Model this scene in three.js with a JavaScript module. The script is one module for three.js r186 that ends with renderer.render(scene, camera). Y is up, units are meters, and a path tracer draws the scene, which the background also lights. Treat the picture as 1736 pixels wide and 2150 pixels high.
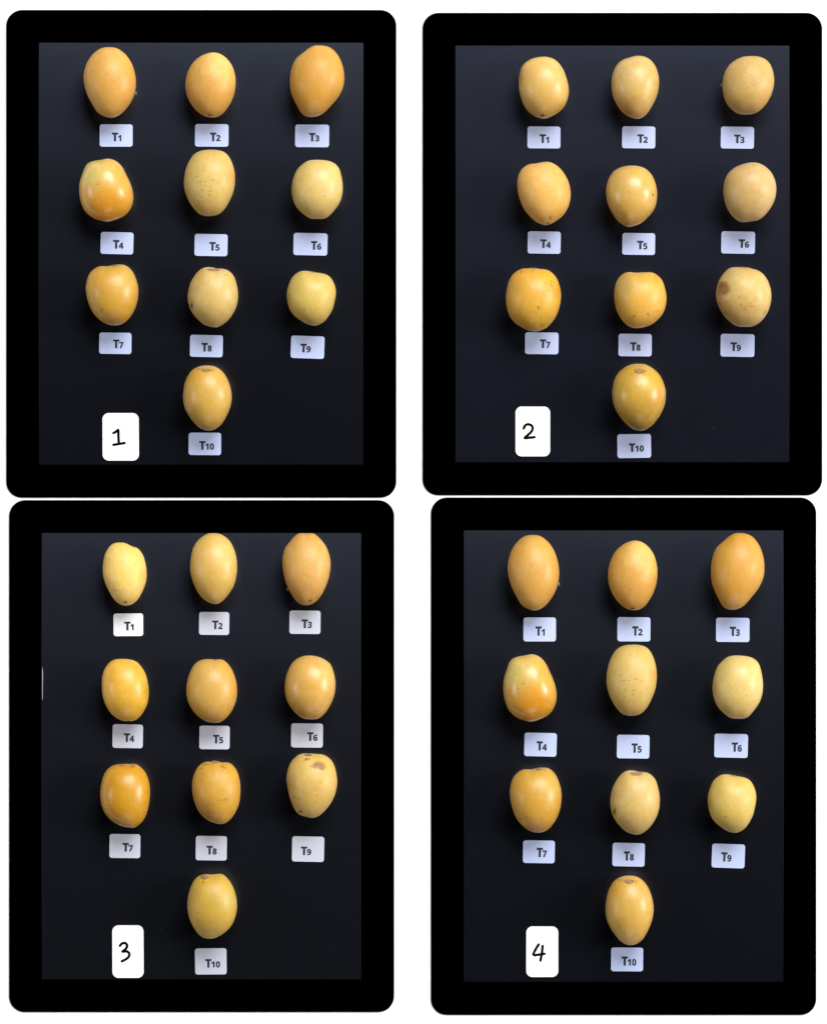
import * as THREE from 'three';
import { RectAreaLightUniformsLib } from 'three/addons/lights/RectAreaLightUniformsLib.js';

// ---------------------------------------------------------------- camera, light, exposure
// The layout was measured on a 1736 x 2150 unit sheet; one unit is 0.24 mm.
const U = 0.00024, SHEET_W = 1736, SHEET_H = 2150, CAM_Y = 3.6;
const scene = new THREE.Scene();
scene.background = new THREE.Color(0, 0, 0);
const camera = new THREE.PerspectiveCamera(2 * Math.atan(SHEET_H * U / 2 / CAM_Y) * 180 / Math.PI, 826 / 1024, 0.05, 30);
camera.up.set(0, 0, -1);
camera.position.set(0, CAM_Y, 0);
camera.lookAt(0, 0, 0);
scene.add(camera);

RectAreaLightUniformsLib.init();
function areaLight(color, intensity, w, h, pos, target = [0, 0, 0]) {
  const l = new THREE.RectAreaLight(color, intensity, w, h);
  l.position.set(...pos); l.lookAt(...target); scene.add(l); return l;
}
// window light from behind the top edge, turned to the right, two weaker ones at the sides and a dim one opposite
areaLight(new THREE.Color(0.97, 0.985, 1.0), 13.6, 4.9, 3.8, [1.9, 5.9, -5.3]);
areaLight(new THREE.Color(1.0, 0.985, 0.96), 21.0, 2.4, 2.7, [6.2, 3.6, -0.5]);
areaLight(new THREE.Color(0.98, 0.99, 1.0), 7.0, 2.0, 2.4, [-6.2, 3.6, 0.3]);
areaLight(new THREE.Color(0.92, 0.95, 1.0), 2.6, 3.2, 2.4, [0.6, 3.2, 6.8]);

const renderer = new THREE.WebGLRenderer({ antialias: true });
renderer.setSize(826, 1024);
renderer.toneMapping = THREE.LinearToneMapping;
renderer.toneMappingExposure = 1.12;
renderer.shadowMap.enabled = true;

// ---------------------------------------------------------------- helpers
function rng(seed) { let a = seed >>> 0; return () => { a = (a + 0x6D2B79F5) >>> 0; let t = a; t = Math.imul(t ^ (t >>> 15), t | 1); t ^= t + Math.imul(t ^ (t >>> 7), t | 61); return ((t ^ (t >>> 14)) >>> 0) / 4294967296; }; }
function hash(x, y, s) { let h = Math.imul(x, 374761393) + Math.imul(y, 668265263) + Math.imul(s, 1274126177); h = Math.imul(h ^ (h >>> 13), 1274126177); return ((h ^ (h >>> 16)) >>> 0) / 4294967296; }
function noise(x, y, s) {
  const xi = Math.floor(x), yi = Math.floor(y), fx = x - xi, fy = y - yi, u = fx * fx * (3 - 2 * fx), v = fy * fy * (3 - 2 * fy);
  const a = hash(xi, yi, s), b = hash(xi + 1, yi, s), c = hash(xi, yi + 1, s), d = hash(xi + 1, yi + 1, s);
  return (a + (b - a) * u) * (1 - v) + (c + (d - c) * u) * v;
}
const fbm = (x, y, s) => noise(x, y, s) * 0.55 + noise(x * 2.1, y * 2.1, s + 7) * 0.3 + noise(x * 4.3, y * 4.3, s + 13) * 0.15;
const toLin = c => { c /= 255; return c <= 0.04045 ? c / 12.92 : Math.pow((c + 0.055) / 1.055, 2.4); };
const toSrgb = v => Math.max(0, Math.min(255, Math.round(255 * (v <= 0.0031308 ? v * 12.92 : 1.055 * Math.pow(v, 1 / 2.4) - 0.055))));
const WORD = ['', 'one', 'two', 'three', 'four'], used = {};
function numbered(n) { used[n] = (used[n] ?? -1) + 1; return used[n] ? `${n}_${String(used[n]).padStart(3, '0')}` : n; }
function tag(o, label, category, group) { o.userData.label = label; o.userData.category = category; if (group) o.userData.group = group; return o; }
function shade(o) { o.traverse(m => { if (m.isMesh) { m.castShadow = true; m.receiveShadow = true; } }); }
// a sheet position at a height: the pixel gives the direction, the height comes from what it rests on
function at(px, py, y) { const k = (CAM_Y - y) / CAM_Y; return [(px - SHEET_W / 2) * U * k, (py - SHEET_H / 2) * U * k]; }
function roundedShape(w, h, r) {
  const s = new THREE.Shape(), x = -w / 2, y = -h / 2;
  s.moveTo(x + r, y); s.lineTo(x + w - r, y); s.absarc(x + w - r, y + r, r, -Math.PI / 2, 0);
  s.lineTo(x + w, y + h - r); s.absarc(x + w - r, y + h - r, r, 0, Math.PI / 2);
  s.lineTo(x + r, y + h); s.absarc(x + r, y + h - r, r, Math.PI / 2, Math.PI);
  s.lineTo(x, y + r); s.absarc(x + r, y + r, r, Math.PI, Math.PI * 1.5);
  return s;
}
function slab(w, h, r, t) {          // a flat card lying on the ground, uv 0..1 over its face
  const g = new THREE.ExtrudeGeometry(roundedShape(w, h, r), { depth: t, bevelEnabled: false, curveSegments: 10 });
  const p = g.attributes.position, uv = g.attributes.uv;
  for (let i = 0; i < p.count; i++) uv.setXY(i, p.getX(i) / w + 0.5, p.getY(i) / h + 0.5);
  g.rotateX(-Math.PI / 2);
  return g;
}

// ---------------------------------------------------------------- setting: the white table top
{
  const g = new THREE.BoxGeometry(3.2, 0.03, 3.2);
  const m = new THREE.MeshStandardMaterial({ color: new THREE.Color(0.9, 0.9, 0.9), roughness: 0.9 });
  const t = new THREE.Mesh(g, m); t.name = 'table_surface'; t.position.y = -0.015; t.userData.kind = 'structure';
  shade(t); scene.add(t);
}

// ---------------------------------------------------------------- the four boards
const MAT_T = 0.0005, EDGE_T = 0.0006;
const panels = [
  { n: 1, bow: 0.0058, out: [14, 21, 832, 1045], inn: [83, 90, 763, 975.5], tint: [0.8, 0.85, 1.2] },
  { n: 2, bow: 0.0040, out: [887, 27, 1725, 1040], inn: [956, 96, 1656, 970.5], tint: [1.3, 1.4, 2.6] },
  { n: 3, bow: 0.007, out: [20, 1050, 827.5, 2125], inn: [89, 1119, 758.5, 2056], tint: [1.2, 1.3, 1.7] },
  { n: 4, bow: 0.0062, out: [904.5, 1044.5, 1712.5, 2131], inn: [973.5, 1113.5, 1643.5, 2061], tint: [0.8, 0.85, 1.2] },
];
// near-black card with pale dust and short lint
const CARD = 1024;
function cardTexture() {
  const d = new Uint8Array(CARD * CARD * 4), r = rng(11), lin = new Float32Array(CARD * CARD);
  for (let y = 0; y < CARD; y++) for (let x = 0; x < CARD; x++)
    lin[y * CARD + x] = 0.0012 + 0.0012 * fbm(x / 6, y / 6, 3) + 0.0012 * hash(x, y, 5);
  const dot = (x, y, v) => { const i = ((y | 0) & (CARD - 1)) * CARD + ((x | 0) & (CARD - 1)); lin[i] = Math.max(lin[i], v); };
  for (let k = 0; k < 110; k++) { const x = r() * CARD, y = r() * CARD, v = 0.006 + 0.016 * r() * r(); dot(x, y, v); if (r() < 0.4) dot(x + 1, y, v * 0.7); }
  for (let k = 0; k < 7; k++) { let x = r() * CARD, y = r() * CARD, a = r() * 6.28; const n = 4 + r() * 9, v = 0.008 + 0.014 * r(); for (let j = 0; j < n; j++) { dot(x, y, v); dot(x + 1, y, v * 0.7); a += (r() - 0.5) * 0.7; x += Math.cos(a); y += Math.sin(a); } }
  for (let i = 0; i < lin.length; i++) { const s = toSrgb(lin[i]); d[i * 4] = d[i * 4 + 1] = d[i * 4 + 2] = s; d[i * 4 + 3] = 255; }
  const t = new THREE.DataTexture(d, CARD, CARD); t.colorSpace = THREE.SRGBColorSpace; t.magFilter = THREE.LinearFilter; t.minFilter = THREE.LinearMipmapLinearFilter; t.generateMipmaps = true;
  t.wrapS = t.wrapT = THREE.RepeatWrapping; t.needsUpdate = true; return t;
}
const cardMap = cardTexture();
const blackMat = new THREE.MeshPhysicalMaterial({ color: new THREE.Color(0, 0, 0), roughness: 1, specularIntensity: 0 });
for (const p of panels) {
  const g = new THREE.Group(); g.name = numbered('display_board');
  const [x0, y0, x1, y1] = p.out, [a0, b0, a1, b1] = p.inn;
  const [gx, gz] = at((a0 + a1) / 2, (b0 + b1) / 2, 0); g.position.set(gx, 0, gz);
  tag(g, `black rounded backing board with dark card sheet carrying number card ${WORD[p.n]}`, 'board', 'black boards laid out on the white table');
  const mat = new THREE.Mesh(slab((x1 - x0) * U, (y1 - y0) * U, 34 * U, MAT_T), blackMat); mat.name = 'backing';
  const [mx, mz] = at((x0 + x1) / 2, (y0 + y1) / 2, 0); mat.position.set(mx - gx, 0, mz - gz); g.add(mat);
  // the card sheet: a board bowed slightly upward along its length, flat underneath
  const w = (a1 - a0) * U, h = (b1 - b0) * U, N = 48, pos = [], uv = [], idx = [];
  p.h2 = h / 2; p.gx = gx; p.gz = gz;
  p.yAt = z => MAT_T + EDGE_T + p.bow * (1 - ((z - gz) / p.h2) ** 2);
  p.slope = z => Math.atan(-2 * p.bow * (z - gz) / (p.h2 * p.h2));
  for (let j = 0; j <= N; j++) {
    const t = j / N, z = (t - 0.5) * h, y = p.yAt(z + gz);
    const k = (CAM_Y - MAT_T - EDGE_T) / CAM_Y;
    for (const s of [-0.5, 0.5]) { pos.push(s * w * k, y, z * k); uv.push((s + 0.5) * w / 0.2, (1 - t) * h / 0.2); }
  }
  const nTop = pos.length / 3;
  for (let i = 0; i < nTop; i++) { pos.push(pos[i * 3], MAT_T, pos[i * 3 + 2]); uv.push(uv[i * 2], uv[i * 2 + 1]); }
  const q = (a, b, c, d) => idx.push(a, b, c, a, c, d);
  for (let j = 0; j < N; j++) { const i = j * 2; q(i, i + 2, i + 3, i + 1); q(i, i + nTop, i + 2 + nTop, i + 2); q(i + 1, i + 3, i + 3 + nTop, i + 1 + nTop); }
  q(0, 1, 1 + nTop, nTop); q(N * 2, N * 2 + nTop, N * 2 + 1 + nTop, N * 2 + 1);
  let geo = new THREE.BufferGeometry();
  geo.setAttribute('position', new THREE.Float32BufferAttribute(pos, 3)); geo.setAttribute('uv', new THREE.Float32BufferAttribute(uv, 2)); geo.setIndex(idx);
  geo = geo.toNonIndexed();
  const nv = geo.attributes.position.count, nrm = []; geo.computeVertexNormals();
  for (let i = 0; i < nv; i++) {
    const f = new THREE.Vector3().fromBufferAttribute(geo.attributes.normal, i);
    if (f.y > 0.9) { const s = p.slope(geo.attributes.position.getZ(i) + gz); f.set(0, Math.cos(s), -Math.sin(s)); }
    nrm.push(f.x, f.y, f.z);
  }
  geo.setAttribute('normal', new THREE.Float32BufferAttribute(nrm, 3));
  const m = cardMap.clone(); m.offset.set(p.n * 0.237, p.n * 0.391); m.needsUpdate = true;
  const sheet = new THREE.Mesh(geo, new THREE.MeshPhysicalMaterial({ map: m, color: new THREE.Color(...p.tint), roughness: 0.285, ior: 1.8, specularIntensity: 1.0, specularColor: new THREE.Color(0.62, 0.71, 1.0) }));
  sheet.name = 'card_sheet'; g.add(sheet);
  shade(g); scene.add(g);
}
// put a thing on a board so that the point at height hh above its base shows at sheet position (px, py)
function rest(o, p, px, py, hh, lift = 0) {
  let z = at(px, py, 0.006)[1], x = 0, y = 0, s = 0, baseZ = z;
  for (let k = 0; k < 3; k++) {
    y = p.yAt(baseZ) + lift; s = p.slope(baseZ);
    const c = at(px, py, y + hh * Math.cos(s)); x = c[0]; baseZ = c[1] - hh * Math.sin(-s);
  }
  o.position.set(x, y, baseZ); o.rotation.x = -s;
}

// ---------------------------------------------------------------- date fruits: outlines and marks
// outlines are in tenths of the enlarged view, 165.4 x 215 about the fruit's centre; c = skin colour,
// p = ripeness patches [x, y, radius, colour, strength], s = brown marks [x, y, rx, ry, darkness]
const fruits = {
  1: [
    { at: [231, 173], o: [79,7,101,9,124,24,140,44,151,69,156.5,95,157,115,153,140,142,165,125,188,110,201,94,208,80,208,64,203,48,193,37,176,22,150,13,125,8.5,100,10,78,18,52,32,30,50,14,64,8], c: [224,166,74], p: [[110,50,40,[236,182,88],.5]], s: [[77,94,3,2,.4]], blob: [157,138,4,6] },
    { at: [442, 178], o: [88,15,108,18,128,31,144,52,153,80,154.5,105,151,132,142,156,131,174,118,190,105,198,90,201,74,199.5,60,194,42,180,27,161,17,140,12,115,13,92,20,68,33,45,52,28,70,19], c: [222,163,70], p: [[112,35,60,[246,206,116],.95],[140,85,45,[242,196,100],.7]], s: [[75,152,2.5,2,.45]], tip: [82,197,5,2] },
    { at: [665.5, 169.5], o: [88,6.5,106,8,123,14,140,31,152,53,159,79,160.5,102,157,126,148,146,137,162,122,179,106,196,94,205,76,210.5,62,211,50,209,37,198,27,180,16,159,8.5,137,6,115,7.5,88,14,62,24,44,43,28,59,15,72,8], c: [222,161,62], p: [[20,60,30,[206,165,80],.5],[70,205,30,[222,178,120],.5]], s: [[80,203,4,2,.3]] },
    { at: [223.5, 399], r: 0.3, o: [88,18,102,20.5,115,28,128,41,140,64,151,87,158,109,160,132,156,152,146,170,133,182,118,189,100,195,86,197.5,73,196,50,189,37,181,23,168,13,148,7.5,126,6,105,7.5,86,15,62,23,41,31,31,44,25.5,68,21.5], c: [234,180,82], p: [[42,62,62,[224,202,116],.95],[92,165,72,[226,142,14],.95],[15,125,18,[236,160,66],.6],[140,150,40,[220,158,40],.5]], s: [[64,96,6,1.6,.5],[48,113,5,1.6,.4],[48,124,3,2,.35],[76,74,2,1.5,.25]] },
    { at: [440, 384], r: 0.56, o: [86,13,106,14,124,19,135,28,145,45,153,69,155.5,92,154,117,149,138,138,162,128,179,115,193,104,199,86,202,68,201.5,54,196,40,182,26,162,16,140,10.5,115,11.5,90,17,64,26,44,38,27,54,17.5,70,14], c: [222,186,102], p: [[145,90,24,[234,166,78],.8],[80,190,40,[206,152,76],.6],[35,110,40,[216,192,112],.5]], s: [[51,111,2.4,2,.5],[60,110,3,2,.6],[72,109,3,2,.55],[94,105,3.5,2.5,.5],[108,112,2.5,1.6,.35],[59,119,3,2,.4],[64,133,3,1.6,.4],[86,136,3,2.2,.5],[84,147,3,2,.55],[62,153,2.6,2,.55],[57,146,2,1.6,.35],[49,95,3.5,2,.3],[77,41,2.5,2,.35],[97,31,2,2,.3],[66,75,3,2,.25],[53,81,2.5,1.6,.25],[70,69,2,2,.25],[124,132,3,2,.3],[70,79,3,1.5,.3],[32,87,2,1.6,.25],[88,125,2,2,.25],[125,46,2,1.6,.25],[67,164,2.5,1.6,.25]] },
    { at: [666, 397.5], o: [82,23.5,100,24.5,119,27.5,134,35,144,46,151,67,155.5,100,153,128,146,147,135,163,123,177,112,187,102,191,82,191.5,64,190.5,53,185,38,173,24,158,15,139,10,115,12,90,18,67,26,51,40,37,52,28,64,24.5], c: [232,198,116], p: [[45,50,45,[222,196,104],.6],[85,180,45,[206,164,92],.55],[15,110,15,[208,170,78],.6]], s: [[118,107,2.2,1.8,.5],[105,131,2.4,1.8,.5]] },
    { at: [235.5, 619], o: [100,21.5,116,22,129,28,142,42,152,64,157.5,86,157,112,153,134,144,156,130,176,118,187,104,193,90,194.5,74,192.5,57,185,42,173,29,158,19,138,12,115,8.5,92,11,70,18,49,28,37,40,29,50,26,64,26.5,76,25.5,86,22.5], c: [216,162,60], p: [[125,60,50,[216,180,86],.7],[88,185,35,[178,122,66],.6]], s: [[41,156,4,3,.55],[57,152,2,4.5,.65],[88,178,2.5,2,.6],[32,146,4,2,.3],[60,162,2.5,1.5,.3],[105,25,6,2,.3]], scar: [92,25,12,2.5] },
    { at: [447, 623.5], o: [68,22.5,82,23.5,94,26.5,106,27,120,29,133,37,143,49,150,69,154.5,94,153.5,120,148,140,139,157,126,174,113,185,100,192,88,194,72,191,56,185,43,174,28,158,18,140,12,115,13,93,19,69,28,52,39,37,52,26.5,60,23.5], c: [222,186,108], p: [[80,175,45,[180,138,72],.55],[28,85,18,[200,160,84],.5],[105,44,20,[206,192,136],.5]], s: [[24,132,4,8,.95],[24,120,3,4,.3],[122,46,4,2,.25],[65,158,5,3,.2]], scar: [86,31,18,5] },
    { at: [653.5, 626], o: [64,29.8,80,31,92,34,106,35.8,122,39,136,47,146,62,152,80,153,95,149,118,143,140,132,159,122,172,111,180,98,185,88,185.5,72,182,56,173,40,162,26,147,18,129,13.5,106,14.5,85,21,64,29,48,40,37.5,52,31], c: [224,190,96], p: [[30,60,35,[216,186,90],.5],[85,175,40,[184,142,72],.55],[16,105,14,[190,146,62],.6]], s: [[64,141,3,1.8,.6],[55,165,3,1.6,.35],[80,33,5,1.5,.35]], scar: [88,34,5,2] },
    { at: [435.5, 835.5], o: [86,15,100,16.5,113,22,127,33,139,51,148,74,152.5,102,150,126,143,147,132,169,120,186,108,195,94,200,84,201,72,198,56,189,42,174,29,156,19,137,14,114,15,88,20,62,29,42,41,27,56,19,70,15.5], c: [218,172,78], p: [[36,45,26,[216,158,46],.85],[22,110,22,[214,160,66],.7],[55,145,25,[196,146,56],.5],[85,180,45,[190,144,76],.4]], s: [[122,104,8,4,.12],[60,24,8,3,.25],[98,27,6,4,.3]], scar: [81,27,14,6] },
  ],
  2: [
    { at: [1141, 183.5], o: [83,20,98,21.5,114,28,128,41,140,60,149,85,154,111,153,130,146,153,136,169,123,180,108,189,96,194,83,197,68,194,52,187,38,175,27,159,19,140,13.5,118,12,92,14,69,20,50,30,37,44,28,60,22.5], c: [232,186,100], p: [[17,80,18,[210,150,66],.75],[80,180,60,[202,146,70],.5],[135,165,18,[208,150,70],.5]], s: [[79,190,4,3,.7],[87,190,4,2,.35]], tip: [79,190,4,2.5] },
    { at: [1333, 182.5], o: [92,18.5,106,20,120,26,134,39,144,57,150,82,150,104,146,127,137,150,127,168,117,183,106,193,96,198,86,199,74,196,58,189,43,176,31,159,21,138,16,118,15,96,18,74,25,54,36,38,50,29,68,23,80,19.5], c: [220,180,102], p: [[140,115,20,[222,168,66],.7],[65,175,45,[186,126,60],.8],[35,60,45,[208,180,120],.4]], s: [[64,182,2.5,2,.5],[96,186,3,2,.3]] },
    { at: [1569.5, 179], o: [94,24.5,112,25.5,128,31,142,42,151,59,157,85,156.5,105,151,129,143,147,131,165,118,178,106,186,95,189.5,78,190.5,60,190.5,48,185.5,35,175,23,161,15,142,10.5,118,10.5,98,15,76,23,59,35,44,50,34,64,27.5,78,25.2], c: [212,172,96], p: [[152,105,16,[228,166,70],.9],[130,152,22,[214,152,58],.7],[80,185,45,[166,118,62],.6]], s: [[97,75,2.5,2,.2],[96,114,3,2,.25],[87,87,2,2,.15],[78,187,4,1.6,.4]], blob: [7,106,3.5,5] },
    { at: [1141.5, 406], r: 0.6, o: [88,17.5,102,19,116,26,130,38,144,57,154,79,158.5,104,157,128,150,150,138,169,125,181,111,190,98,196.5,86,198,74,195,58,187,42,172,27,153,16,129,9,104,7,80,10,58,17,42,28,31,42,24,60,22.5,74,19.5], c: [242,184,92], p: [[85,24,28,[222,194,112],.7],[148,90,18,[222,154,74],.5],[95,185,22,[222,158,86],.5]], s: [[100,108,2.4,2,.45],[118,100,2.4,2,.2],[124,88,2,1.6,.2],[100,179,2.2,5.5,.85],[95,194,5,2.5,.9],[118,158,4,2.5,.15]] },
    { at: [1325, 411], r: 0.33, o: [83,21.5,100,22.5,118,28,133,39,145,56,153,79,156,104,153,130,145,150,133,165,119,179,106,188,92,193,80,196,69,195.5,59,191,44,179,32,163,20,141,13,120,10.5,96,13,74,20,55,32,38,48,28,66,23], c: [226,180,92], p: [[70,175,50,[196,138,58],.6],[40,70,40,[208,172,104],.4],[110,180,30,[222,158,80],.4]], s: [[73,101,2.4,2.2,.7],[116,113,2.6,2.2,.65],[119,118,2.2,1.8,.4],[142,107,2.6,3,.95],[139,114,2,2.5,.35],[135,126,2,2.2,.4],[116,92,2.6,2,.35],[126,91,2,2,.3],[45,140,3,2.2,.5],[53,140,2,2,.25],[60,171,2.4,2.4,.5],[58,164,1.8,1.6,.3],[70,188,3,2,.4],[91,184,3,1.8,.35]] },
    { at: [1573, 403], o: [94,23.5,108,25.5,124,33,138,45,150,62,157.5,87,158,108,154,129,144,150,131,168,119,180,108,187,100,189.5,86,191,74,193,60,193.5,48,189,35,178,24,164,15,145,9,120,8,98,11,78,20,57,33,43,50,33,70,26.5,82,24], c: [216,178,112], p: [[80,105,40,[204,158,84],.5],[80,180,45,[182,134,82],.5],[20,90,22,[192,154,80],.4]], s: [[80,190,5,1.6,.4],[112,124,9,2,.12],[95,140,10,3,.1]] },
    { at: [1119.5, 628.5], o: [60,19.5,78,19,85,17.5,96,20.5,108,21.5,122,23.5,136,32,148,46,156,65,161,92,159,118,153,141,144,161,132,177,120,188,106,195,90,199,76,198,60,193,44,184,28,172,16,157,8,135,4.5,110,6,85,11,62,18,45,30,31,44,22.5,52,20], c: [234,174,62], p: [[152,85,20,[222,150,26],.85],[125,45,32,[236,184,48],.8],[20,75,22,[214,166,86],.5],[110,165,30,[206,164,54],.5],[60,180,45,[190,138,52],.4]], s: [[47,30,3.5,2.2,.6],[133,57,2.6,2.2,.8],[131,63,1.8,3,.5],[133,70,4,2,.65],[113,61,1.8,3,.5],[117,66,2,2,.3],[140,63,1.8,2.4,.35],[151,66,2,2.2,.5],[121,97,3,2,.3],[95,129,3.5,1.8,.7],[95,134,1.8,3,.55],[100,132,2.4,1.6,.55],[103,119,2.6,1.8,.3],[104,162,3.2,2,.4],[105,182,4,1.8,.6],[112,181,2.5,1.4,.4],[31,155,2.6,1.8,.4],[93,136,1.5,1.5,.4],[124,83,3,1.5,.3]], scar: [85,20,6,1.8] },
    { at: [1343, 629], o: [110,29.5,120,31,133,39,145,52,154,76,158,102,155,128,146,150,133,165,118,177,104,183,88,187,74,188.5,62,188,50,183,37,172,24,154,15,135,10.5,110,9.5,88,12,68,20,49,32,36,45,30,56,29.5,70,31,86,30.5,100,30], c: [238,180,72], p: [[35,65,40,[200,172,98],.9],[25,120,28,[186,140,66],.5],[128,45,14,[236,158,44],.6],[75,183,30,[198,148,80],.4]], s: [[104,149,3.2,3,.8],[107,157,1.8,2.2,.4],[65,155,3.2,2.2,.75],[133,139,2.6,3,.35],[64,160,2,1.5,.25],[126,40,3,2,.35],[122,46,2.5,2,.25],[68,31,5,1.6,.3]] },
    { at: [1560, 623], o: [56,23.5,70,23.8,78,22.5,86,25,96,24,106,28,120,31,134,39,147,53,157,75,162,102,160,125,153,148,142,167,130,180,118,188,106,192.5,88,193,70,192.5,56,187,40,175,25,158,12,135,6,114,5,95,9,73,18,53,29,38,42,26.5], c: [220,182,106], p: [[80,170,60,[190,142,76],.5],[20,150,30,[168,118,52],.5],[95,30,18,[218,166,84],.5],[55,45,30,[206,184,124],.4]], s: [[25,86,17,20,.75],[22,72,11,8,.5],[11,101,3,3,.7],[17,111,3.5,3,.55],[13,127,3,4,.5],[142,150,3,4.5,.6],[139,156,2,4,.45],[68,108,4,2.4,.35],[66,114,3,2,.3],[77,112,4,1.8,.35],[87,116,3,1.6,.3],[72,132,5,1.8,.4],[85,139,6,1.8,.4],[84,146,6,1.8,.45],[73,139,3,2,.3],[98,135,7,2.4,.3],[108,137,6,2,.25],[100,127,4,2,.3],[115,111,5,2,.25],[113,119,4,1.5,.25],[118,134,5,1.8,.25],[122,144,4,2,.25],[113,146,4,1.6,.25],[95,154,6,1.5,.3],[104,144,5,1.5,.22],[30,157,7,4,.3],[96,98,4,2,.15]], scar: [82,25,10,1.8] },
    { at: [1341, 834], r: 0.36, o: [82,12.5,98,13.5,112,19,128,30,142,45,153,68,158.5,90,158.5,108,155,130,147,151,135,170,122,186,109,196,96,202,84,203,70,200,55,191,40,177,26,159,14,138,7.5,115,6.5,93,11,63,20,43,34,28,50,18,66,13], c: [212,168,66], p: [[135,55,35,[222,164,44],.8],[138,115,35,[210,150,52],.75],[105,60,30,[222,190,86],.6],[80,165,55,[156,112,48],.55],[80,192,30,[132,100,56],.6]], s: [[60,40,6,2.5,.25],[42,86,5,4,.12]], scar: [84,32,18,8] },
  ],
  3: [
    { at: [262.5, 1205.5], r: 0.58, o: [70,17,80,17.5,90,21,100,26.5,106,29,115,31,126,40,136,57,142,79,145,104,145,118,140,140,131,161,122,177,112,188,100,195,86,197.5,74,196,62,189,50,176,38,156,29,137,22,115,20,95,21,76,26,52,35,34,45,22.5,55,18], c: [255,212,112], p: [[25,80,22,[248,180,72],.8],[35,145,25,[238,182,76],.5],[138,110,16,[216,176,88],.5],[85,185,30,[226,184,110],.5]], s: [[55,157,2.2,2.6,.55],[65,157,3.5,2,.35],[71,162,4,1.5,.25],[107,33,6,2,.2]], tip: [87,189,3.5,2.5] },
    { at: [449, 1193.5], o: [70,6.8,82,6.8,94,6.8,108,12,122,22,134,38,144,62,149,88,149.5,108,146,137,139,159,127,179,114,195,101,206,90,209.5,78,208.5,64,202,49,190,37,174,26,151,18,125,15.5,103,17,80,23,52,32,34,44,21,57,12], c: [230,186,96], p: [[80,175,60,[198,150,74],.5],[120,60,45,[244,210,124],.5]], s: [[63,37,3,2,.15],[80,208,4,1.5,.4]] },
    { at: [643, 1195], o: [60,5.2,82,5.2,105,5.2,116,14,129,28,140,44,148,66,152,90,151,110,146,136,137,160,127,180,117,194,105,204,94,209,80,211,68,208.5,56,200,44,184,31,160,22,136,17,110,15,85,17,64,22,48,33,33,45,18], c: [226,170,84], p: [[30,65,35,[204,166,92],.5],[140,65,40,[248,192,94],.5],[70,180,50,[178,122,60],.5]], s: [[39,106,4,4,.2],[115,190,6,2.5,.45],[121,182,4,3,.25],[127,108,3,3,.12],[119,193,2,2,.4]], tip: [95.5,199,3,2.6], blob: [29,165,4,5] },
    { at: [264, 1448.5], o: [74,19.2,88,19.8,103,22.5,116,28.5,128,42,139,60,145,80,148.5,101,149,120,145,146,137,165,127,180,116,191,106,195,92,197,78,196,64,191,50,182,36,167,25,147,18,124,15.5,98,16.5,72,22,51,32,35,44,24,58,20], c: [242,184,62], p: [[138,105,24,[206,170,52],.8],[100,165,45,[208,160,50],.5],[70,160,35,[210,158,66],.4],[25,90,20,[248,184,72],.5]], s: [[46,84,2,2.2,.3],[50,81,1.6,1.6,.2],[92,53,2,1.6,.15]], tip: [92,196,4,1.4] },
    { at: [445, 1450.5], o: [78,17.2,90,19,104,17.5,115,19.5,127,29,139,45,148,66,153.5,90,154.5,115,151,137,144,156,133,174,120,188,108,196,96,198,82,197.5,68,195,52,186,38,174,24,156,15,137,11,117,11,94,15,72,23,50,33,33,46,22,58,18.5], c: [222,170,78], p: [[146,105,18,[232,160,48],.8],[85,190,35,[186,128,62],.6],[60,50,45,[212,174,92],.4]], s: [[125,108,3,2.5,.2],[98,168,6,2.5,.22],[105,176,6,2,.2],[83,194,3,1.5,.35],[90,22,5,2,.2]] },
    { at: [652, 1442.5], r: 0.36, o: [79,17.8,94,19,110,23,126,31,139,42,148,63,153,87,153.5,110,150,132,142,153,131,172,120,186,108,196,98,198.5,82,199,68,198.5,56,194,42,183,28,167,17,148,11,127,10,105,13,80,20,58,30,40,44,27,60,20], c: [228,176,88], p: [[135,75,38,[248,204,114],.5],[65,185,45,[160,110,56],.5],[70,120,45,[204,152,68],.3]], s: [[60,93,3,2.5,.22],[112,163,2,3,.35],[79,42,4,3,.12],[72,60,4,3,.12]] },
    { at: [263, 1670.5], r: 0.36, o: [86,17.2,98,18,106,16,115,18,128,27,142,43,150,64,153.5,87,153,113,149,140,142,164,133,180,123,190,111,198,96,198.5,80,196,62,189,45,179,29,162,19,143,14,123,12.5,100,15.5,75,22,51,32,34,44,23.5,56,19.5,72,18], c: [214,154,34], p: [[55,170,40,[182,124,54],.5],[120,110,35,[216,166,66],.4],[40,95,35,[202,138,14],.6]], s: [[137,154,2.8,2.5,.65],[131,151,2,1.6,.2],[107,22,8,4,.5],[75,21,12,1.8,.6],[90,182,5,3,.2],[63,181,3,2,.2]] },
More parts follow.
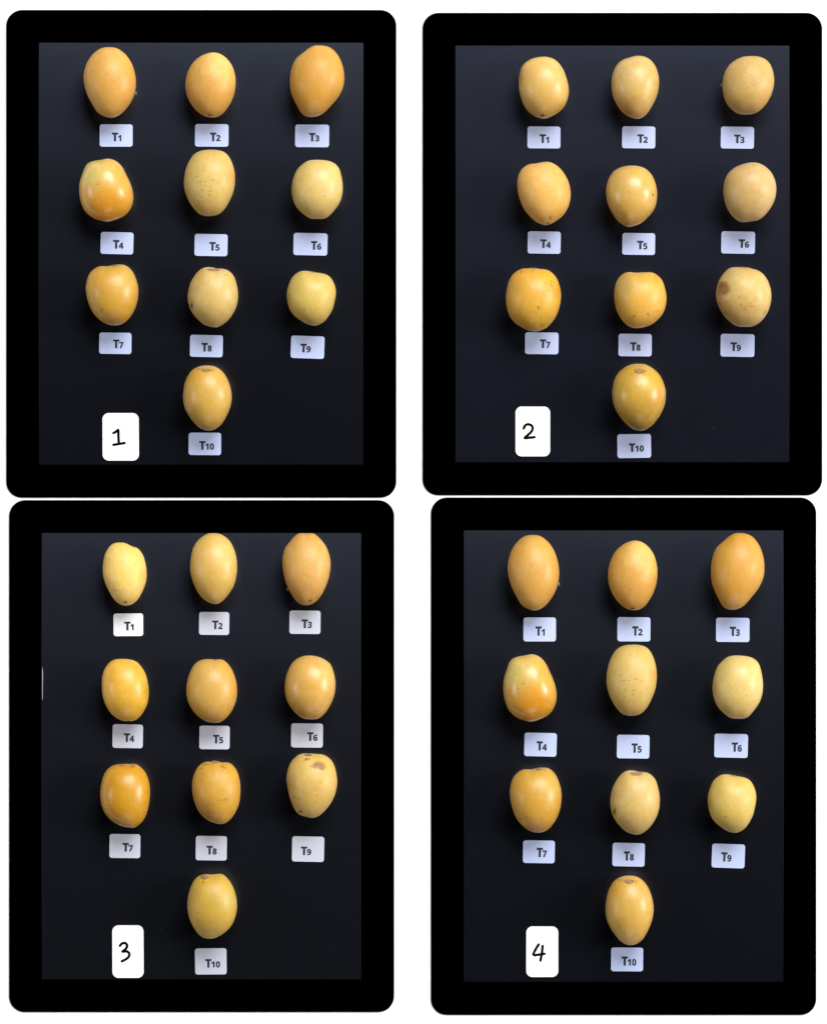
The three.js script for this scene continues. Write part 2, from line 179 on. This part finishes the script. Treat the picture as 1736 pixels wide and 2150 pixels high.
    { at: [454.5, 1663.5], o: [60,20.5,70,20.5,76,17.5,86,20.5,96,22.5,108,22.2,120,23.5,131,32,141,46,148,67,151,90,151,110,148,136,139,161,129,177,118,189,106,196.5,96,198,80,196,66,191,51,182,37,168,25,147,18,125,14,100,15,75,21,53,31,35,43,24,51,21.2], c: [216,160,54], p: [[55,165,45,[164,106,44],.6],[115,70,45,[230,178,74],.4],[140,75,16,[224,152,46],.5]], s: [[42,39,3,2.2,.4],[47,52,3,2.2,.5],[42,68,2.4,2,.3],[101,33,6,1.8,.6],[107,37,3.5,2,.5],[75,50,3,2,.25],[114,50,2,2.5,.3],[111,124,2.2,2.8,.85],[104,126,4,1.6,.5],[95,126,4,1.8,.5],[117,123,3,1.5,.35],[100,99,4,2,.25],[107,101,2.4,2.4,.3],[119,100,2,2,.25],[115,87,3,1.5,.25],[127,80,3,2,.25],[86,119,3,1.6,.35],[66,139,4,1.8,.4],[76,140,4,1.6,.4],[60,140,6,1.4,.25],[55,27,10,2.4,.4],[92,98,3,1.5,.25],[80,160,10,1.5,.2],[64,175,8,1.5,.2],[148,119,2.5,1.6,.5],[40,130,3,2,.2],[33,117,3,2,.2]], scar: [80,21,12,3.5] },
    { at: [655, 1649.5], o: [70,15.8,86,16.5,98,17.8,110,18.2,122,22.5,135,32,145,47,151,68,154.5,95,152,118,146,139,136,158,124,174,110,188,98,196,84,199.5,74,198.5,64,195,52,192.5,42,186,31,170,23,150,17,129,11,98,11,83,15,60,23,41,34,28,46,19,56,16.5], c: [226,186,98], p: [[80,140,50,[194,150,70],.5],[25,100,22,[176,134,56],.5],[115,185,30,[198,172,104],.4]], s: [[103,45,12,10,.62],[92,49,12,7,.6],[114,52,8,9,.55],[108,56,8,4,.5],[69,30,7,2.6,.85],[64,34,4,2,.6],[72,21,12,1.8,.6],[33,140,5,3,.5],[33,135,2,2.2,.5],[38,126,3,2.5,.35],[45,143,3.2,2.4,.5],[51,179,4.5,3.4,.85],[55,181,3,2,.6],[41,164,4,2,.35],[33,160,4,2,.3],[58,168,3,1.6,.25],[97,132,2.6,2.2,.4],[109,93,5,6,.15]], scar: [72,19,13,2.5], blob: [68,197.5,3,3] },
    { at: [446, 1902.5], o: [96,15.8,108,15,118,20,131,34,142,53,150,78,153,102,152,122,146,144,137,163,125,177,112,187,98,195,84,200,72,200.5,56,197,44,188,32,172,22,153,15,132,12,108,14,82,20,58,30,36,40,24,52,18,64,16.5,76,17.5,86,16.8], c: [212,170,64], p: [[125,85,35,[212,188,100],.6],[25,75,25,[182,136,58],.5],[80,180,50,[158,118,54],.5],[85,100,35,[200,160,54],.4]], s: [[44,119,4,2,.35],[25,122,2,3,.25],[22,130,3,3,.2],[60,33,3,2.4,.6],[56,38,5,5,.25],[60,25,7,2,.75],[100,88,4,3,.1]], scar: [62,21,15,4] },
  ],
};
const P1 = panels[0].inn, P4 = panels[3].inn;
const fx = (P4[2] - P4[0]) / (P1[2] - P1[0]), fy = (P4[3] - P4[1]) / (P1[3] - P1[1]);
const toP4 = ([x, y]) => [P4[0] + (x - P1[0]) * fx, P4[1] + (y - P1[1]) * fy];

const NPHI = 96, NPSI = 28, TEX = 256, K = 10 * 200 / 1654 * 1736 / 2848;      // K: sheet units per outline unit
function outlineRadii(o, sx, sy) {      // smooth closed curve -> radius for NPHI directions about the fruit's centre
  const pts = [];
  for (let i = 0; i < o.length; i += 2) pts.push(new THREE.Vector3((o[i] - 82.7) * K * U * sx, (o[i + 1] - 107.5) * K * U * sy, 0));
  const c = new THREE.CatmullRomCurve3(pts, true, 'centripetal').getPoints(720), r = [];
  for (let k = 0; k < NPHI; k++) {
    const a = k / NPHI * Math.PI * 2; let best = 9, rad = 0;
    for (const q of c) { let d = Math.abs(Math.atan2(q.y, q.x) - a); d = Math.min(d, Math.abs(d - Math.PI * 2)); if (d < best) { best = d; rad = Math.hypot(q.x, q.y); } }
    r.push(rad);
  }
  return r.map((v, i) => (v * 2 + r[(i + 1) % NPHI] * 0.5 + r[(i + NPHI - 1) % NPHI] * 0.5) / 3);
}
const radiusAt = (r, a) => { let t = a / (Math.PI * 2); t -= Math.floor(t); t *= NPHI; const i = Math.floor(t) % NPHI, f = t - Math.floor(t); return r[i] * (1 - f) + r[(i + 1) % NPHI] * f; };
// point of the upper skin above the local plan position (x, z), and its height; squareness keeps the ends blunt
const RND = 2.15;
// notches and corners of the outline belong to the rim and fade out towards the crown
function smoothed(r) { if (!r.soft) { let q = [...r]; for (let n = 0; n < 60; n++) q = q.map((v, i) => (v + (q[(i + 1) % NPHI] + q[(i + NPHI - 1) % NPHI]) * 0.75) / 2.5); r.soft = q; } return r.soft; }
function reach(r, a, q) { const s = radiusAt(smoothed(r), a), w = q * q * q; return (s + (radiusAt(r, a) - s) * w) * q; }
function skinPoint(r, hh, a, th) { const s = Math.pow(Math.abs(Math.sin(th)), 2 / RND), c = Math.sign(Math.cos(th)) * Math.pow(Math.abs(Math.cos(th)), 2 / RND), R = reach(r, a, s); return [R * Math.cos(a), hh * (1 + c), R * Math.sin(a)]; }
function skinHeight(r, hh, x, z) {
  const a = Math.atan2(z, x), d = Math.hypot(x, z); let lo = 0, hi = 0.999;
  for (let k = 0; k < 24; k++) { const m = (lo + hi) / 2; if (reach(r, a, m) < d) lo = m; else hi = m; }
  return hh * (1 + Math.pow(1 - Math.pow(lo, RND), 1 / RND));
}
function skinGeometry(r, hh) {
  const pos = [], uv = [], idx = [];
  for (let j = 0; j <= NPSI; j++) for (let k = 0; k <= NPHI; k++) {
    const th = j / NPSI * Math.PI, a = k / NPHI * Math.PI * 2;
    pos.push(...skinPoint(r, hh, a, th)); uv.push(0.5 + 0.5 * th / Math.PI * Math.cos(a), 0.5 + 0.5 * th / Math.PI * Math.sin(a));
  }
  for (let j = 0; j < NPSI; j++) for (let k = 0; k < NPHI; k++) { const i = j * (NPHI + 1) + k; if (j) idx.push(i, i + 1, i + NPHI + 1); if (j < NPSI - 1) idx.push(i + 1, i + NPHI + 2, i + NPHI + 1); }
  const g = new THREE.BufferGeometry();
  g.setAttribute('position', new THREE.Float32BufferAttribute(pos, 3)); g.setAttribute('uv', new THREE.Float32BufferAttribute(uv, 2)); g.setIndex(idx);
  g.computeVertexNormals();
  const n = g.attributes.normal;      // close the seam and the poles
  for (let j = 0; j <= NPSI; j++) { const a = j * (NPHI + 1), b = a + NPHI, v = new THREE.Vector3().fromBufferAttribute(n, a).add(new THREE.Vector3().fromBufferAttribute(n, b)).normalize(); n.setXYZ(a, v.x, v.y, v.z); n.setXYZ(b, v.x, v.y, v.z); }
  for (let k = 0; k <= NPHI; k++) { n.setXYZ(k, 0, 1, 0); n.setXYZ(NPSI * (NPHI + 1) + k, 0, -1, 0); }
  return g;
}
const SKIN = 0.77;      // reflectance of the skin relative to the brightness it shows under the windows
function skinTexture(f, r, seed) {
  const d = new Uint8Array(TEX * TEX * 4), lin = c => c.map(toLin);
  const base = lin(f.c), patches = (f.p ?? []).map(([x, y, R, c, s]) => [x, y, R, lin(c), s]), brown = lin([138, 84, 36]);
  for (let j = 0; j < TEX; j++) for (let i = 0; i < TEX; i++) {
    const du = (i + 0.5) / TEX * 2 - 1, dv = (j + 0.5) / TEX * 2 - 1, a = Math.atan2(dv, du), th = Math.min(1, Math.hypot(du, dv)) * Math.PI;
    const q = skinPoint(r, 1, a, th), x = q[0] / (K * U) + 82.7, y = q[2] / (K * U) + 107.5;
    const w1 = fbm(x / 16, y / 16, seed) - 0.5, w2 = fbm(x / 16 + 40, y / 16, seed + 3) - 0.5, fine = fbm(x / 3.2, y / 5.5, seed + 9) - 0.5, mid = fbm(x / 9, y / 14, seed + 21) - 0.5;
    const c = [...base];
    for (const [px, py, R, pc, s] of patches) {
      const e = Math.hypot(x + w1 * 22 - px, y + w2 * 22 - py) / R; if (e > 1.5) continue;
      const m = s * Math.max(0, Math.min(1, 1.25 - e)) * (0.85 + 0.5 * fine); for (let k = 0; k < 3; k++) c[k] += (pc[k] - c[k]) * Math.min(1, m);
    }
    const v = 1 + 0.1 * fine + 0.1 * mid; c[0] *= v; c[1] *= v * (1 + 0.1 * w1); c[2] *= v * (1 + 0.6 * mid + 0.3 * w2);
    // pores
    if (hash(Math.floor(x / 1.6), Math.floor(y / 1.6), seed + 31) > 0.988) for (let k = 0; k < 3; k++) c[k] *= 0.86;
    if (th < Math.PI / 2) for (const [px, py, rx, ry, s] of f.s ?? []) {
      const jx = (noise(x / 2.6, y / 2.6, seed + 50) - 0.5) * Math.min(6, rx), jy = (noise(x / 2.6 + 9, y / 2.6, seed + 60) - 0.5) * Math.min(6, ry);
      const e = Math.hypot((x + jx - px) / (rx * 0.92 + 0.4), (y + jy - py) / (ry * 0.92 + 0.4)); if (e > 1.3) continue;
      const m = Math.min(1, s * (Math.max(rx, ry) > 5 ? 1 : 0.92) * Math.max(0, Math.min(1, (1.3 - e) / 0.6)) * (0.8 + 0.5 * noise(x / 2, y / 2, seed + 70)));
      for (let k = 0; k < 3; k++) c[k] += (brown[k] - c[k]) * m;
    }
    const o = (j * TEX + i) * 4; for (let k = 0; k < 3; k++) d[o + k] = toSrgb(c[k] * SKIN); d[o + 3] = 255;
  }
  const t = new THREE.DataTexture(d, TEX, TEX); t.colorSpace = THREE.SRGBColorSpace; t.magFilter = THREE.LinearFilter; t.minFilter = THREE.LinearMipmapLinearFilter; t.generateMipmaps = true; t.needsUpdate = true;
  return t;
}
// fine dimples shared by all skins
const skinBump = (() => {
  const n = 256, d = new Uint8Array(n * n * 4);
  for (let y = 0; y < n; y++) for (let x = 0; x < n; x++) { const v = 255 * (0.6 * fbm(x / 14, y / 14, 77) + 0.3 * noise(x / 3, y / 3, 78)), o = (y * n + x) * 4; d[o] = d[o + 1] = d[o + 2] = v; d[o + 3] = 255; }
  const t = new THREE.DataTexture(d, n, n); t.magFilter = THREE.LinearFilter; t.wrapS = t.wrapT = THREE.RepeatWrapping; t.needsUpdate = true; return t;
})();
const scarMat = new THREE.MeshStandardMaterial({ vertexColors: true, roughness: 0.85 });
const tipMat = new THREE.MeshStandardMaterial({ color: new THREE.Color(0.09, 0.035, 0.012), roughness: 0.8 });
const blobMat = new THREE.MeshStandardMaterial({ color: new THREE.Color(0.12, 0.12, 0.125), roughness: 0.5 });
// a corky patch that follows the skin: [x, y, rx, ry] in outline units
function patchGeometry(r, hh, [x, y, rx, ry], sx, sy, seed, lift, rough) {
  const rings = 7, seg = 22, pos = [], col = [], idx = [], rand = rng(seed);
  const put = (px, py, e) => {
    const X = (px - 82.7) * K * U * sx, Z = (py - 107.5) * K * U * sy, n = noise(px / 1.7, py / 1.4, seed), n2 = noise(px / 3.5, py / 2.6, seed + 4);
    pos.push(X, skinHeight(r, hh, X, Z) + (e < 0.95 ? lift + rough * n : -0.0002), Z);
    const b = 0.5 + 0.8 * n2 * n + 0.25 * rand(); col.push(0.36 * b, 0.2 * b, 0.085 * b);
  };
  put(x, y, 0);
  for (let j = 1; j <= rings; j++) for (let k = 0; k < seg; k++) {
    const a = k / seg * Math.PI * 2, q = j / rings * (0.95 + 0.1 * Math.sin(2 * a + seed) + 0.08 * Math.sin(3 * a + seed * 2) + 0.07 * Math.sin(7 * a + seed * 3));
    put(x + rx * q * Math.cos(a), y + ry * q * Math.sin(a), j / rings);
  }
  for (let k = 0; k < seg; k++) idx.push(0, 1 + (k + 1) % seg, 1 + k);
  for (let j = 0; j < rings - 1; j++) for (let k = 0; k < seg; k++) { const a = 1 + j * seg + k, b = 1 + j * seg + (k + 1) % seg; idx.push(a, b, a + seg, b, b + seg, a + seg); }
  const g = new THREE.BufferGeometry();
  g.setAttribute('position', new THREE.Float32BufferAttribute(pos, 3)); g.setAttribute('color', new THREE.Float32BufferAttribute(col, 3)); g.setIndex(idx); g.computeVertexNormals();
  return g;
}
const looks = {
  1: ['deep yellow egg-shaped', 'yellow-orange paler at the top', 'golden tapered', 'pale yellow above and orange below', 'pale yellow finely speckled', 'pale cream-yellow blunt', 'golden with a notched top', 'pale straw-yellow with a brown side spot', 'pale yellow short and slanted', 'golden with a brown stem scar'],
  2: ['smooth yellow-orange', 'pale yellow tapered', 'dull tan-yellow with an orange side', 'bright apricot-yellow', 'yellow with scattered brown dots', 'pale tan-yellow squat', 'bright golden dark-speckled', 'golden with two dark dots', 'pale tan round with a large brown patch', 'olive-gold with a brown stem scar'],
  3: ['bright yellow slim', 'long pale golden cut by the sheet edge', 'long golden with a dark tip dot', 'bright golden-yellow', 'golden with a notched top', 'smooth warm yellow', 'deep amber-gold', 'amber russet-speckled', 'pale yellow with brown scars', 'olive-yellow with a ragged stem end'],
};
looks[4] = looks[1];
const texCache = {};
function makeFruit(p, i, f, seed, sx, sy, [px, py]) {
  const r = outlineRadii(f.o, sx * 0.996, sy * 0.996);
  const width = radiusAt(r, 0) + radiusAt(r, Math.PI), hh = width * 0.47;
  const g = new THREE.Group(); g.name = numbered('date_fruit');
  const map = texCache[seed] ??= skinTexture(f, outlineRadii(f.o, 0.996, 0.996), seed);
  const skin = new THREE.Mesh(skinGeometry(r, hh), new THREE.MeshPhysicalMaterial({ map, roughness: f.r ?? 0.4 + 0.16 * hash(seed, 3, 1), bumpMap: skinBump, bumpScale: 0.00012, specularIntensity: 0.9, clearcoat: 0.1, clearcoatRoughness: 0.25, sheen: 0.36, sheenRoughness: 0.45, sheenColor: new THREE.Color(0.95, 0.86, 0.66) }));
  skin.name = 'skin'; g.add(skin);
  if (f.scar) { const m = new THREE.Mesh(patchGeometry(r, hh, f.scar, sx, sy, seed, 0.00008, 0.0005), scarMat); m.name = 'stem_scar'; m.userData.label = 'brown corky stem scar'; g.add(m); }
  if (f.tip) { const gg = patchGeometry(r, hh, f.tip, sx, sy, seed + 5, 0.0001, 0.0003); gg.deleteAttribute('color'); const m = new THREE.Mesh(gg, tipMat); m.name = 'blossom_tip'; m.userData.label = 'small dark dried tip'; g.add(m); }
  if (f.blob) {
    const [bx, by, b1, b2] = f.blob, gg = new THREE.SphereGeometry(1, 14, 10), q = gg.attributes.position;
    for (let k = 0; k < q.count; k++) { const n = 1 + 0.35 * (noise(q.getX(k) * 2 + 9, q.getY(k) * 2 + q.getZ(k) * 2 + 9, seed) - 0.5); q.setXYZ(k, q.getX(k) * n, q.getY(k) * n, q.getZ(k) * n); }
    gg.scale(b1 * K * U * sx, 0.0012, b2 * K * U * sy); gg.computeVertexNormals();
    gg.translate((bx - 82.7) * K * U * sx * 0.98, hh * 0.8, (by - 107.5) * K * U * sy * 0.98);
    const m = new THREE.Mesh(gg, blobMat); m.name = 'peeled_flake'; m.userData.label = 'small grey peeled flake'; g.add(m);
  }
  rest(g, p, px, py, hh, -0.00008);
  tag(g, `${looks[p.n][i]} date fruit above label T${i + 1} on board ${WORD[p.n]}`, 'date fruit', `date fruits on board ${WORD[p.n]}`);
  shade(g); scene.add(g);
}
for (const p of panels) for (let i = 0; i < 10; i++) {
  if (p.n < 4) { const f = fruits[p.n][i]; makeFruit(p, i, f, p.n * 100 + i * 3, 1, 1, f.at); }
  else { const f = fruits[1][i]; makeFruit(p, i, f, 100 + i * 3, fx, fy, toP4(f.at)); }
}

// ---------------------------------------------------------------- printed labels
// [x0, y0, x1, y1, text centre x, text centre y, turn in degrees]
const tags = {
  1: [[210, 261, 279, 308, 246.5, 287.5, 0], [410, 260.5, 480, 308, 452.5, 287.5, 0.4], [620, 261.5, 691, 309, 660, 288, 0.4], [212, 487.5, 280.5, 533.5, 249, 513, 1.4], [409, 491.5, 478, 537.5, 451, 517, 0.9], [616.5, 489.5, 687.5, 536, 664, 515, 1.2], [209, 698.5, 276.5, 743, 249, 722, 0.8], [399.5, 703.5, 468, 749.5, 434.5, 729, 1.2], [611, 705.5, 681, 752.5, 642, 731, 1.9], [396.5, 908.5, 464.5, 955.5, 434.5, 935, 0.4]],
  2: [[1107, 265.5, 1176, 311.5, 1143.5, 291, 0.3], [1305.5, 265.3, 1375, 311.5, 1348.5, 291, 0.6], [1512.5, 266, 1582, 312, 1551.5, 291.5, 0.8], [1107.5, 486, 1176.5, 532.5, 1145, 511.5, 0.9], [1306, 489.5, 1374.5, 535, 1348, 514.5, 0.6], [1513.5, 486, 1584, 532.5, 1561, 511, 0.9], [1102, 698, 1172, 743.5, 1144, 721.5, 0.5], [1298, 701, 1367.5, 748, 1333.5, 727.5, 0.5], [1512, 701.3, 1583, 749, 1544, 728, 0.9], [1295.5, 911.5, 1366, 961.5, 1335.5, 939.5, -0.8]],
  3: [[239, 1288, 301, 1335.5, 272.5, 1314.5, -0.4], [418.5, 1285, 481.5, 1333, 457, 1312, 0.5], [608, 1282, 673, 1331, 644.5, 1309.5, 0.5], [237, 1521, 300.5, 1570.5, 271.5, 1548.5, 1.0], [419, 1524, 482.5, 1573, 458.5, 1551.5, 0.4], [611.5, 1519, 678, 1569.5, 656, 1546.5, 0.6], [230.5, 1751.3, 295, 1801.5, 269, 1778.5, 0.6], [411.5, 1755.3, 476.5, 1806.5, 445, 1785, 0.8], [613.5, 1756.3, 680.5, 1809.3, 643, 1786.5, 1.1], [410, 1990.8, 476, 2046.3, 447, 2022.5, -0.5]],
};
tags[4] = tags[1].map(([a, b, c, d, e, f, t]) => [...toP4([a, b]), ...toP4([c, d]), ...toP4([e, f]), t]);
const paper = { 1: [0.46, 0.525, 0.77], 2: [0.445, 0.5, 0.73], 3: [0.51, 0.525, 0.62] };
const labelTex = {};
function labelTexture(n, i, w, h, tx, ty) {
  const cw = 288, ch = Math.round(288 * h / w), cv = document.createElement('canvas'); cv.width = cw; cv.height = ch;
  const c = cv.getContext('2d'), u = cw / w, r = rng(n * 50 + i), col = n === 3 && i === 0 ? [0.74, 0.745, 0.76] : paper[n];
  const tone = 0.97 + 0.06 * r(); c.fillStyle = `rgb(${col.map(v => toSrgb(v * tone)).join(',')})`; c.fillRect(0, 0, cw, ch);
  for (let k = 0; k < 90; k++) { c.fillStyle = `rgba(${r() < 0.5 ? '255,255,255' : '70,74,90'},${0.02 + 0.03 * r()})`; c.fillRect(r() * cw, r() * ch, 2 + r() * 26, 1 + r() * 2.5); }
  for (let k = 0; k < 7; k++) { c.fillStyle = `rgba(60,62,72,${0.1 + 0.3 * r() * r()})`; const s = 1 + r() * 3, e = r() < 0.6; c.fillRect(e ? r() * cw : (r() < 0.5 ? 2 : cw - 6), e ? (r() < 0.5 ? 2 : ch - 6) : r() * ch, s * 2, s); }
  const big = 17.2 * u / 0.72, small = 12.4 * u / 0.72, num = String(i + 1);
  c.fillStyle = 'rgb(26,30,40)'; c.textBaseline = 'alphabetic'; c.textAlign = 'left';
  c.font = `bold ${big}px sans-serif`; const wT = c.measureText('T').width * 0.95; c.font = `bold ${small}px sans-serif`; const wn = c.measureText(num).width;
  const x0 = cw / 2 + tx * u - (wT + wn) / 2, yb = ch / 2 + ty * u + 17.2 * u / 2;
  c.font = `bold ${big}px sans-serif`; c.fillText('T', x0, yb); c.strokeStyle = c.fillStyle; c.lineWidth = 1.2 * u; c.lineJoin = 'miter'; c.strokeText('T', x0, yb); c.font = `bold ${small}px sans-serif`; c.fillText(num, x0 + wT, yb); c.lineWidth = 0.9 * u; c.strokeText(num, x0 + wT, yb);
  const t = new THREE.CanvasTexture(cv); t.colorSpace = THREE.SRGBColorSpace; t.anisotropy = 4; return t;
}
for (const p of panels) tags[p.n].forEach(([x0, y0, x1, y1, tx, ty, turn], i) => {
  const src = p.n === 4 ? 1 : p.n, w = x1 - x0, h = y1 - y0, key = src * 20 + i;
  const map = labelTex[key] ??= labelTexture(src, i, w, h, tx - (x0 + x1) / 2, ty - (y0 + y1) / 2);
  const m = new THREE.Mesh(slab(w * U, h * U, 5.5 * U, 0.00035), new THREE.MeshStandardMaterial({ map, roughness: 0.75 }));
  const g = new THREE.Group(); m.name = 'card'; m.rotation.y = -turn * Math.PI / 180; g.name = numbered('sample_label'); g.add(m);
  rest(g, p, (x0 + x1) / 2, (y0 + y1) / 2, 0.0003, 0.00003);
  const look = p.n === 3 ? (i === 0 ? 'white' : 'pale grey') : 'pale blue';
  tag(g, `${look} card label printed T${i + 1} on the board with number card ${WORD[p.n]}`, 'label', `printed labels on board ${WORD[p.n]}`);
  shade(g); scene.add(g);
});

// ---------------------------------------------------------------- hand-numbered cards
const cards = [
  { n: 1, b: [216, 867.2, 292, 967.2], s: [[[239, 909], [244, 906.5], [248.5, 902.8], [249.2, 915], [250, 931.5]], [[238.8, 934], [250, 932.2], [262, 930.2]]] },
  { n: 2, b: [1082, 853.7, 1154.5, 958.2], s: [[[1099, 899.5], [1102.5, 893], [1108.5, 890.8], [1116, 894], [1117.8, 900.5], [1114, 907.5], [1107, 914], [1101.5, 919.5], [1111, 919], [1121.8, 917.8]]] },
  { n: 3, b: [236.5, 1942.3, 302, 2053.8], s: [[[252.5, 1985.5], [257, 1980.8], [263.5, 1980], [267.5, 1984.5], [265, 1992], [258, 1998], [266, 1997.5], [271.8, 2001.5], [271, 2008.5], [264.5, 2014.5], [256.5, 2018.5]]] },
  { n: 4, b: [1104.5, 1944.8, 1171.5, 2051.8], s: [[[1130.5, 1983], [1126, 1990], [1119.5, 2003.8], [1121, 2005.4], [1132, 2004.2], [1142.5, 2002.6]], [[1138.8, 1986], [1137.2, 2001], [1134.2, 2016.8]]] },
];
for (const k of cards) {
  const p = panels[k.n - 1], [x0, y0, x1, y1] = k.b, w = x1 - x0, h = y1 - y0, cw = 384, u = cw / w, cv = document.createElement('canvas'); cv.width = cw; cv.height = Math.round(h * u);
  const c = cv.getContext('2d'); c.fillStyle = 'rgb(243,243,243)'; c.fillRect(0, 0, cv.width, cv.height);
  c.strokeStyle = 'rgb(4,4,4)'; c.lineWidth = 5.6 * u; c.lineCap = 'round'; c.lineJoin = 'round';
  for (const line of k.s) {
    const q = new THREE.CatmullRomCurve3(line.map(([x, y]) => new THREE.Vector3((x - x0) * u, (y - y0) * u, 0)), false, 'centripetal').getPoints(60);
    c.beginPath(); q.forEach((v, j) => j ? c.lineTo(v.x, v.y) : c.moveTo(v.x, v.y)); c.stroke();
  }
  const map = new THREE.CanvasTexture(cv); map.colorSpace = THREE.SRGBColorSpace;
  const m = new THREE.Mesh(slab(w * U, h * U, 13 * U, 0.0004), new THREE.MeshPhysicalMaterial({ map, roughness: 1, specularIntensity: 0.1 }));
  const g = new THREE.Group(); m.name = 'card'; g.name = numbered('number_card'); g.add(m);
  rest(g, p, (x0 + x1) / 2, (y0 + y1) / 2, 0.0004, 0.00012);
  tag(g, `white rounded card with handwritten black digit ${WORD[k.n]}`, 'number card', 'white number cards on the boards');
  shade(g); scene.add(g);
}
// a sliver of white paper showing at the left edge of board 3
{
  const p = panels[2], s = new THREE.Shape(); s.moveTo(-0.5 * U, -36 * U); s.lineTo(0.4 * U, -30 * U); s.lineTo(0.9 * U, 24 * U); s.lineTo(-0.5 * U, 36 * U); s.closePath();
  const g = new THREE.ExtrudeGeometry(s, { depth: 0.0002, bevelEnabled: false }); g.rotateX(-Math.PI / 2);
  const m = new THREE.Mesh(g, new THREE.MeshStandardMaterial({ color: new THREE.Color(0.42, 0.42, 0.42), roughness: 0.9 }));
  m.name = 'paper_sliver'; rest(m, p, 90, 1435, 0.0002, 0.00005);
  tag(m, 'thin sliver of white paper at the side edge of the sheet with number card 3', 'paper'); shade(m); scene.add(m);
}

renderer.render(scene, camera);
